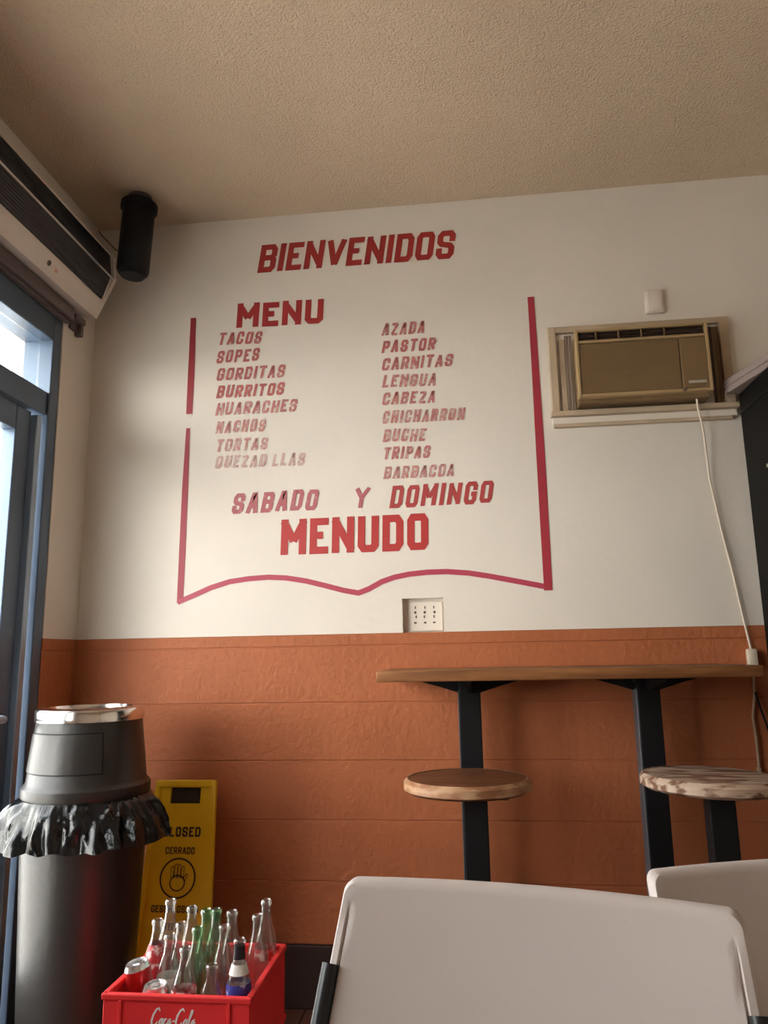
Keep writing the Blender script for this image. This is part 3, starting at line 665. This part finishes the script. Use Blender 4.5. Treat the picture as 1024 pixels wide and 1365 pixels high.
# ================================================================== TRASH CAN
tcx, tcy = 0.292, -0.42
t = thing('trash_can', 'round charcoal trash can with domed swing-door top and steel cap in the corner', 'trash can', (tcx, tcy, 0))
b = B(); lathe(b, [(0, 0.0), (0.150, 0.0), (0.156, 0.01), (0.164, 0.15), (0.188, 0.72), (0.188, 0.775), (0.180, 0.775), (0.180, 0.72), (0.15, 0.03), (0, 0.02)], 64, close=False); obj('body', b, m_bin, t, True)
b = B(); lathe(b, [(0.190, 0.770), (0.193, 0.776), (0.193, 0.800), (0.186, 0.808), (0.180, 0.814), (0.161, 0.990), (0.160, 0.996), (0.0, 0.997)], 64, close=False); dm = obj('dome_lid', b, m_bin, t, True)
b = B(); lathe(b, [(0.159, 0.994), (0.165, 0.996), (0.166, 1.024), (0.161, 1.032), (0.130, 1.036), (0.126, 1.028), (0.09, 1.024), (0.0, 1.024)], 64, close=False); obj('steel_cap', b, m_steel, dm, True)
def rad(z): return 0.180 + (0.161-0.180)*(z-0.814)/(0.990-0.814)
def patch(z0, z1, a0, a1, out, n=14):
    b = B(); rs = []
    for z in (z0, z1):
        rs.append([b.verts.new(((rad(z)+out)*math.cos(a0+(a1-a0)*i/n), (rad(z)+out)*math.sin(a0+(a1-a0)*i/n), z)) for i in range(n+1)])
    inner = [[b.verts.new(((rad(z)-0.004)*math.cos(a0+(a1-a0)*i/n), (rad(z)-0.004)*math.sin(a0+(a1-a0)*i/n), z)) for i in range(n+1)] for z in (z0, z1)]
    for i in range(n):
        b.faces.new((rs[0][i], rs[0][i+1], rs[1][i+1], rs[1][i]))
        b.faces.new((rs[0][i], rs[0][i+1], inner[0][i+1], inner[0][i])); b.faces.new((rs[1][i], rs[1][i+1], inner[1][i+1], inner[1][i]))
    for k in (0, n): b.faces.new((rs[0][k], rs[1][k], inner[1][k], inner[0][k]))
    return b
A0_, A1_ = math.radians(-146), math.radians(-50)
obj('flap_gap', patch(0.846, 0.966, A0_-0.02, A1_+0.02, 0.0012), m_black, dm, True)
obj('swing_flap', patch(0.850, 0.962, A0_, A1_, 0.0035), m_bin, dm, True)
b = B(); rings = []
NB, NZ = 260, 20
for j in range(NZ):
    tt = j/(NZ-1); ring = []
    for i in range(NB):
        an = 2*PI*i/NB
        v = Vector((math.cos(an)*3.6, math.sin(an)*3.6, 0))
        fold = noise.noise(v*1.7 + Vector((0, 0, tt*0.9))) ; fine = 1-2*abs(noise.noise(v*1.9 + Vector((3, 1, tt*1.4))))-0.3*abs(noise.noise(v*4 + Vector((7, 1, tt*2.5))))
        flare = 0.5+0.5*noise.noise(v*0.9+Vector((9, 2, 0)))
        left = max(0, math.cos(an-math.radians(190)))**4; right = max(0, math.cos(an-math.radians(-20)))**4
        r = 0.1915 + (0.014 + 0.030*flare + 0.085*left + 0.055*right)*(tt**0.8) + fold*0.030*tt**0.5 + fine*0.010*tt**0.5
        low = 0.105 + 0.045*(0.5+0.5*noise.noise(v*1.3+Vector((5, 5, 5)))) + 0.02*left
        z = 0.7685 - low*tt + 0.018*math.sin(tt*PI)*fine
        r = max(r, 0.1905)
        ring.append(b.verts.new((r*math.cos(an), r*math.sin(an), z)))
    rings.append(ring)
for j in range(NZ-1):
    for i in range(NB): b.faces.new((rings[j][i], rings[j][(i+1) % NB], rings[j+1][(i+1) % NB], rings[j+1][i]))
bo = obj('bin_bag', b, m_bag, None, True); bo.location = (tcx, tcy, 0)
tag(bo, 'crumpled shiny black bin bag folded over the rim of the trash can', 'bin bag')

# ================================================================== YELLOW SIGN (leaning on the wall)
sg = thing('floor_sign', 'yellow folding closed-for-cleaning floor sign behind the trash can', 'floor sign', (0.49, -0.215, 0))
TL = Matrix.Rotation(math.radians(-10.5), 4, 'X')     # leans back on the wall
def sgb(): return B()
Hs = 0.765
def hwid(z): return 0.142 - 0.032*z/Hs
b = sgb()
def side(s0, y0, y1, bm, win):   # tapered frame member
    vs_ = []
    for z in (0.0, Hs):
        for (xx) in (hwid(z), hwid(z)-win):
            for yy in (y0, y1): vs_.append(bm.verts.new(TL @ Vector((s0*xx, yy, z))))
    a_, b_, c_, d_, e_, f_, g_, h_ = vs_
    for q in ((a_, b_, d_, c_), (e_, f_, h_, g_), (a_, b_, f_, e_), (c_, d_, h_, g_), (a_, c_, g_, e_), (b_, d_, h_, f_)): bm.faces.new(q)
side(-1, -0.012, 0.006, b, 0.016); side(1, -0.012, 0.006, b, 0.016)
box(b, -0.104, 0.104, -0.014, 0.008, Hs-0.022, Hs+0.004, 0.005, 2, TL)
obj('frame', b, m_yellow, sg)
b = sgb(); vs_ = [(-(hwid(0)-.014), 0), ((hwid(0)-.014), 0), (hwid(Hs-.085)-.014, Hs-.085), (-(hwid(Hs-.085)-.014), Hs-.085)]
fa = [b.verts.new(TL @ Vector((x, -0.006, z+0.01))) for x, z in vs_]; fb = [b.verts.new(TL @ Vector((x, 0.002, z+0.01))) for x, z in vs_]
b.faces.new(fa); b.faces.new(fb[::-1])
for i in range(4): j = (i+1) % 4; b.faces.new((fa[i], fa[j], fb[j], fb[i]))
box(b, 0.055, 0.098, -0.006, 0.002, Hs-0.076, Hs-0.02, 0.001, 1, TL); box(b, -0.098, -0.055, -0.006, 0.002, Hs-0.076, Hs-0.02, 0.001, 1, TL)
obj('front_panel', b, m_yellow, sg)
b = sgb(); box(b, -0.054, 0.054, 0.003, 0.006, Hs-0.074, Hs-0.022, 0, 1, TL); obj('handle_slot', b, m_ink, sg, label='dark handle slot')
b = sgb(); box(b, -0.104, 0.104, 0.012, 0.026, 0.02, Hs-0.01, 0.004, 2, TL); obj('rear_panel', b, m_yellow, sg)
def sm(v): return TL @ Vector((v.x, -0.0068-LAYER[0]*0.0001, v.y))
def sgtext(txt, zc, w, h, st, bar=False):
    b = B(); lettering(b, txt, (-w/2, zc-h/2), (w/2, zc-h/2), h, st, 0.0, sm); return obj('lettering', b, m_ink, sg, label='black word '+txt)
sgtext('CLOSED', 0.598, 0.135, 0.032, 0.0062)
sgtext('CERRADO', 0.538, 0.105, 0.022, 0.0036)
sgtext('GESCHLOSSEN', 0.358, 0.165, 0.022, 0.0036)
sgtext('FERME', 0.305, 0.055, 0.022, 0.0036)
b = B(); ribbon(b, [(0.061*math.cos(2*PI*i/40), 0.452+0.061*math.sin(2*PI*i/40)) for i in range(40)], 0.0055, sm, closed=True); obj('circle_mark', b, m_ink, sg, label='black ring around a raised hand')
b = B()
ribbon(b, [(0.032*math.cos(a)*0.8, 0.437+0.024*math.sin(a)) for a in [2*PI*i/20 for i in range(20)]], 0.004, sm, closed=True)
for i, hx in enumerate((-0.020, -0.008, 0.004, 0.016)):
    tp = 0.486 + (0.006 if i in (1, 2) else 0); ribbon(b, [(hx-0.0045, 0.452), (hx-0.0045, tp), (hx, tp+0.004), (hx+0.0045, tp), (hx+0.0045, 0.452)], 0.0022, sm)
ribbon(b, [(0.024, 0.440), (0.035, 0.462), (0.030, 0.466), (0.018, 0.450)], 0.0024, sm)
obj('hand_mark', b, m_ink, sg, label='black outline of an open hand')

# ================================================================== CRATES
CX0, CX1, CY0, CY1, CHh = 0.700, 1.026, -1.086, -0.782, 0.158
ccx, ccy = (CX0+CX1)/2, (CY0+CY1)/2; hx, hy = (CX1-CX0)/2, (CY1-CY0)/2
SCR = {  # script strokes in letter space
 'C': (0.95, [[(0.80, 0.82), (0.72, 0.98), (0.50, 1.0), (0.22, 0.80), (0.06, 0.42), (0.14, 0.10), (0.40, 0.0), (0.66, 0.12), (0.80, 0.28)]]),
 'o': (0.50, [[(0.30, 0.46), (0.12, 0.40), (0.04, 0.20), (0.14, 0.02), (0.32, 0.06), (0.42, 0.26), (0.32, 0.45), (0.52, 0.38)]]),
 'c': (0.46, [[(0.36, 0.38), (0.26, 0.47), (0.10, 0.36), (0.04, 0.16), (0.14, 0.01), (0.32, 0.06), (0.46, 0.22)]]),
 'a': (0.54, [[(0.36, 0.40), (0.20, 0.46), (0.06, 0.28), (0.06, 0.08), (0.18, 0.01), (0.34, 0.20), (0.40, 0.46), (0.37, 0.14), (0.44, 0.01), (0.56, 0.14)]]),
 'l': (0.40, [[(0.02, 0.10), (0.22, 0.55), (0.36, 0.90), (0.28, 1.0), (0.16, 0.80), (0.13, 0.25), (0.20, 0.02), (0.38, 0.14)]]),
 '-': (0.34, [[(0.04, 0.30), (0.28, 0.34)]]),
}
def script_word(bm, word, x0, z0, width, h, st, mapf):
    tot = sum(SCR[c][0] for c in word); u = width/tot; x = x0
    for c in word:
        for s_ in SCR[c][1]:
            P = [(x + p[0]*u + p[1]*h*0.22, z0 + p[1]*h) for p in s_]
            # smooth
            Q = [P[0]]
            for i in range(len(P)-1):
                Q.append(((P[i][0]+P[i+1][0])/2, (P[i][1]+P[i+1][1])/2)); 
            Q.append(P[-1])
            n = len(Q); wd = [st*(0.55+0.75*math.sin(PI*i/(n-1))) for i in range(n)]
            ribbon(bm, Q, wd, mapf)
        x += SCR[c][0]*u
    # swash under the first word from the big C
    ribbon(bm, [(x0+0.10*u, z0-0.02*h), (x0+0.9*u, z0-0.17*h), (x0+2.2*u, z0-0.20*h), (x0+3.4*u, z0-0.10*h)], [st*.3, st*.8, st*.7, st*.2], mapf)
def crate(z, label):
    c = thing('soda_crate', label, 'crate', (ccx, ccy, z), 0, 'red soda crates in one stack')
    H_ = CHh; w = 0.007
    b = B()
    box(b, -hx, hx, -hy, -hy+w, 0.0, H_-0.012, 0.0015, 1); box(b, -hx, hx, hy-w, hy, 0.0, H_-0.012, 0.0015, 1)
    box(b, -hx, -hx+w, -hy+w, hy-w, 0.0, H_-0.012, 0.0015, 1); box(b, hx-w, hx, -hy+w, hy-w, 0.0, H_-0.012, 0.0015, 1)
    obj('wall_panel', b, m_red, c)
    b = B(); box(b, -hx+w, hx-w, -hy+w, hy-w, 0.060, 0.068); obj('tray_floor', b, m_red, c)
    b = B()
    box(b, -hx-0.004, hx+0.004, -hy-0.004, -hy+0.010, H_-0.014, H_-0.001, 0.003); box(b, -hx-0.004, hx+0.004, hy-0.010, hy+0.004, H_-0.014, H_-0.001, 0.003)
    box(b, -hx-0.004, -hx+0.010, -hy, hy, H_-0.014, H_-0.001, 0.003); box(b, hx-0.010, hx+0.004, -hy, hy, H_-0.014, H_-0.001, 0.003)
    obj('rim', b, m_red, c)
    b = B()
    for xx in (-hx+0.040, hx-0.045): box(b, xx-0.0035, xx+0.0035, -hy-0.0045, -hy+0.001, 0.004, H_-0.013, 0.001, 1)
    box(b, -hx+0.044, hx-0.049, -hy-0.0035, -hy+0.001, 0.020, 0.026, 0.001, 1)
    obj('front_rib', b, m_red, c)
    b = B(); script_word(b, 'Coca-Cola', -0.056, H_-0.062, 0.100, 0.036, 0.0033, lambda v: (v[0], -hy-0.0008-LAYER[0]*0.0001, v[1]))
    obj('script_logo', b, m_white, c, label='white flowing script logo reading Coca-Cola')
    return c
crate(2*CHh, 'red soda crate holding the empty bottles, topmost of its stack')
crate(CHh, 'red soda crate in the middle of its stack, below the bottles')
crate(0.0, 'red soda crate at the bottom of its stack, on the floor')

ZB_ = 2*CHh + 0.0693
def bottle(x, y, h, glassm, label, parts=(), r=0.027, lean=(0, 0), cap=None):
    t = thing('soda_bottle', label, 'bottle', (x, y, ZB_ + 0.0), 0, 'empty glass bottles in the red crate')
    t.rotation_euler = (lean[0], lean[1], random.uniform(0, 6))
    k = h/0.20
    prof = [(0.0, 0.004), (r*0.55, 0.001), (r*0.9, 0.0), (r, 0.006), (r, 0.030*k), (r*0.93, 0.050*k), (r*0.95, 0.070*k), (r*1.0, 0.095*k), (r*0.94, 0.112*k), (r*0.70, 0.135*k), (r*0.50, 0.155*k), (r*0.43, 0.175*k), (r*0.42, 0.188*k), (r*0.52, 0.189*k), (r*0.52, 0.196*k), (r*0.40, 0.200*k), (r*0.34, 0.198*k), (r*0.33, 0.17*k)]
    def rr(z):
        for (r1, z1), (r2, z2) in zip(prof[3:], prof[4:]):
            if z1 <= z <= z2: return r1+(r2-r1)*(z-z1)/max(1e-6, z2-z1)
        return r
    b = B(); lathe(b, prof, 24, close=False); bmesh.ops.remove_doubles(b, verts=b.verts[:], dist=1e-5); obj('glass_body', b, glassm, t, True)
    for (nm, z0, z1, mt, lb_) in parts:
        zz = [z0*k+(z1-z0)*k*i/6 for i in range(7)]
        b = B(); lathe(b, [(rr(z)+0.0006, z) for z in zz], 24, close=False); obj(nm, b, mt, t, True, label=lb_)
    return t
pc = [('label_band', .070, .102, m_lred, 'red label band'), ]
pw = [('neck_label', .126, .148, m_lwhite, 'white neck label'), ('label_band', .080, .108, m_blue, 'blue and white label'), ('neck_foil', .158, .186, m_cola, 'dark neck foil')]
ps = [('label_print', .060, .098, m_lwhite, 'white print')]
dxg = (2*hx-0.014)/5; dyg = (2*hy-0.014)/4
gx = [CX0+0.007+dxg*(i+0.5) for i in range(5)]; gy = [CY0+0.007+dyg*(j+0.5) for j in range(4)]
BL = [
 (0, 3, .222, m_gclear, 'tall clear bottle standing at the back left of the crate', ()),
 (1, 3, .205, m_gclear, 'clear bottle second from left in the crate back row', ()),
 (2, 3, .200, m_ggreen, 'green bottle in the middle of the crate back row', ()),
 (4, 3, .226, m_gclear, 'clear bottle standing apart at the back right of the crate', [('label_band', .070, .095, m_lred, 'faint red print')]),
 (0, 2, .196, m_gclear, 'clear bottle with red and white label at the left side of the crate', [('label_band', .060, .140, m_lred, 'red and white label')]),
 (1, 2, .190, m_gclear, 'plain clear bottle just left of the tall green one in the crate', ()),
 (2, 2, .224, m_ggreen, 'tall green bottle rising in the centre of the crate', ()),
 (3, 2, .222, m_gclear, 'tall clear bottle right of centre in the crate', ()),
 (4, 2, .214, m_gclear, 'clear bottle in the right column of the crate behind the blue label', ()),
 (1, 1, .188, m_gclear, 'short clear bottle with white print near the crate front left', ps),
 (2, 1, .205, m_ggreen, 'shorter green bottle in front of the tall green one', ()),
 (3, 1, .212, m_gclear, 'clear bottle just left of the dark-necked bottle with blue label', ()),
 (2, 0, .186, m_gclear, 'short clear bottle with red label at the crate front', pc),
 (3, 0, .150, m_gclear, 'shortest clear bottle at the crate front, beside the blue-labelled one', ()),
 (4, 0, .208, m_gclear, 'bottle with blue label and dark neck foil at the crate front right', pw),
]
for (i, j, h, gm, lb_, pt) in BL:
    bottle(gx[i], gy[j], h*0.90, gm, lb_, pt, lean=(random.uniform(-.018, .018), random.uniform(-.018, .018)))
def can(loc, rot, mt, label, crushed=False):
    t = thing('drink_can', label, 'can', loc, 0, 'empty drink cans in the crate corner'); t.rotation_euler = rot
    r = 0.0285; L_ = 0.088
    b = B(); lathe(b, [(0, 0.006), (r*0.7, 0.002), (r*0.78, 0.001), (r, 0.010), (r, L_-0.012)] , 28, close=False)
    if crushed:
        for v in b.verts: 
            if 0.02 < v.co.z < 0.07: v.co.x *= 0.8
    obj('can_body', b, mt, t, True)
    b = B(); lathe(b, [(r, L_-0.012), (r*0.86, L_-0.002), (r*0.86, L_), (r*0.80, L_), (r*0.79, L_-0.004), (0, L_-0.004)], 28, close=False); ld = obj('can_end', b, m_can, t, True)
    b = B(); box(b, -0.008, 0.008, -0.004, 0.016, L_-0.004, L_-0.0025, 0.0006, 1); obj('pull_tab', b, m_can, ld)
can((gx[0]+0.014, gy[0]+0.045, ZB_+0.034), (0.08, -0.18, 0), m_canred, 'red drink can tilted in the front left corner of the crate')
can((gx[1]+0.002, gy[0]+0.004, ZB_+0.004), (0.06, -0.05, 0.3), m_can, 'bare silver drink can lying near the front of the crate')

# ================================================================== OUTSIDE THINGS seen through the glass
bd = thing('building', 'pale stucco building across the pavement seen through the glass door', 'building', (-11, 16, 0), math.radians(20))
b = B(); box(b, -6, 6, -3, 3, -0.03, 4.2, 0.05); obj('wall', b, m_out_wall, bd)
b = B(); box(b, -6.2, 6.2, -3.2, 3.2, 4.2, 4.5, 0.03); obj('roof', b, m_soffit, bd)
for i in range(4):
    b = B(); box(b, -4.8+i*2.7, -3.2+i*2.7, -3.06, -2.98, 1.0, 2.4, 0.02); w_ = obj('window', b, m_frame, bd)
    b = B(); box(b, -4.7+i*2.7, -3.3+i*2.7, -3.07, -3.055, 1.1, 2.3); obj('pane', b, m_pane, w_)
tr = thing('tree', 'pale green leafy tree outside beyond the glass door', 'tree', (-2.9, 4.6, -0.03))
b = B(); tube(b, [(0, 0, 0), (0.05, 0.02, 0.9), (0, 0, 1.6), (0.05, 0, 2.3)], lambda i: 0.09-0.015*i, 10); obj('trunk', b, m_bark, tr, True)
b = B(); rn = random.Random(3)
for i in range(2600):
    v = Vector((rn.gauss(0, 1), rn.gauss(0, 1), rn.gauss(0, 1))).normalized()*(rn.random()**0.4)
    p = Vector((v.x*0.9, v.y*0.9, 2.4+v.z*0.9)); q = Matrix.Rotation(rn.uniform(0, 6), 3, 'Z') @ Matrix.Rotation(rn.uniform(-1, 1), 3, 'X')
    s_ = 0.055
    vv = [b.verts.new(p + q @ Vector(c)*s_) for c in ((-0.5, 0, 0), (0, -1, 0.1), (0.5, 0, 0), (0, 1, 0.1))]
    b.faces.new(vv)
o = obj('foliage', b, m_leaf, tr); o['kind'] = 'stuff'
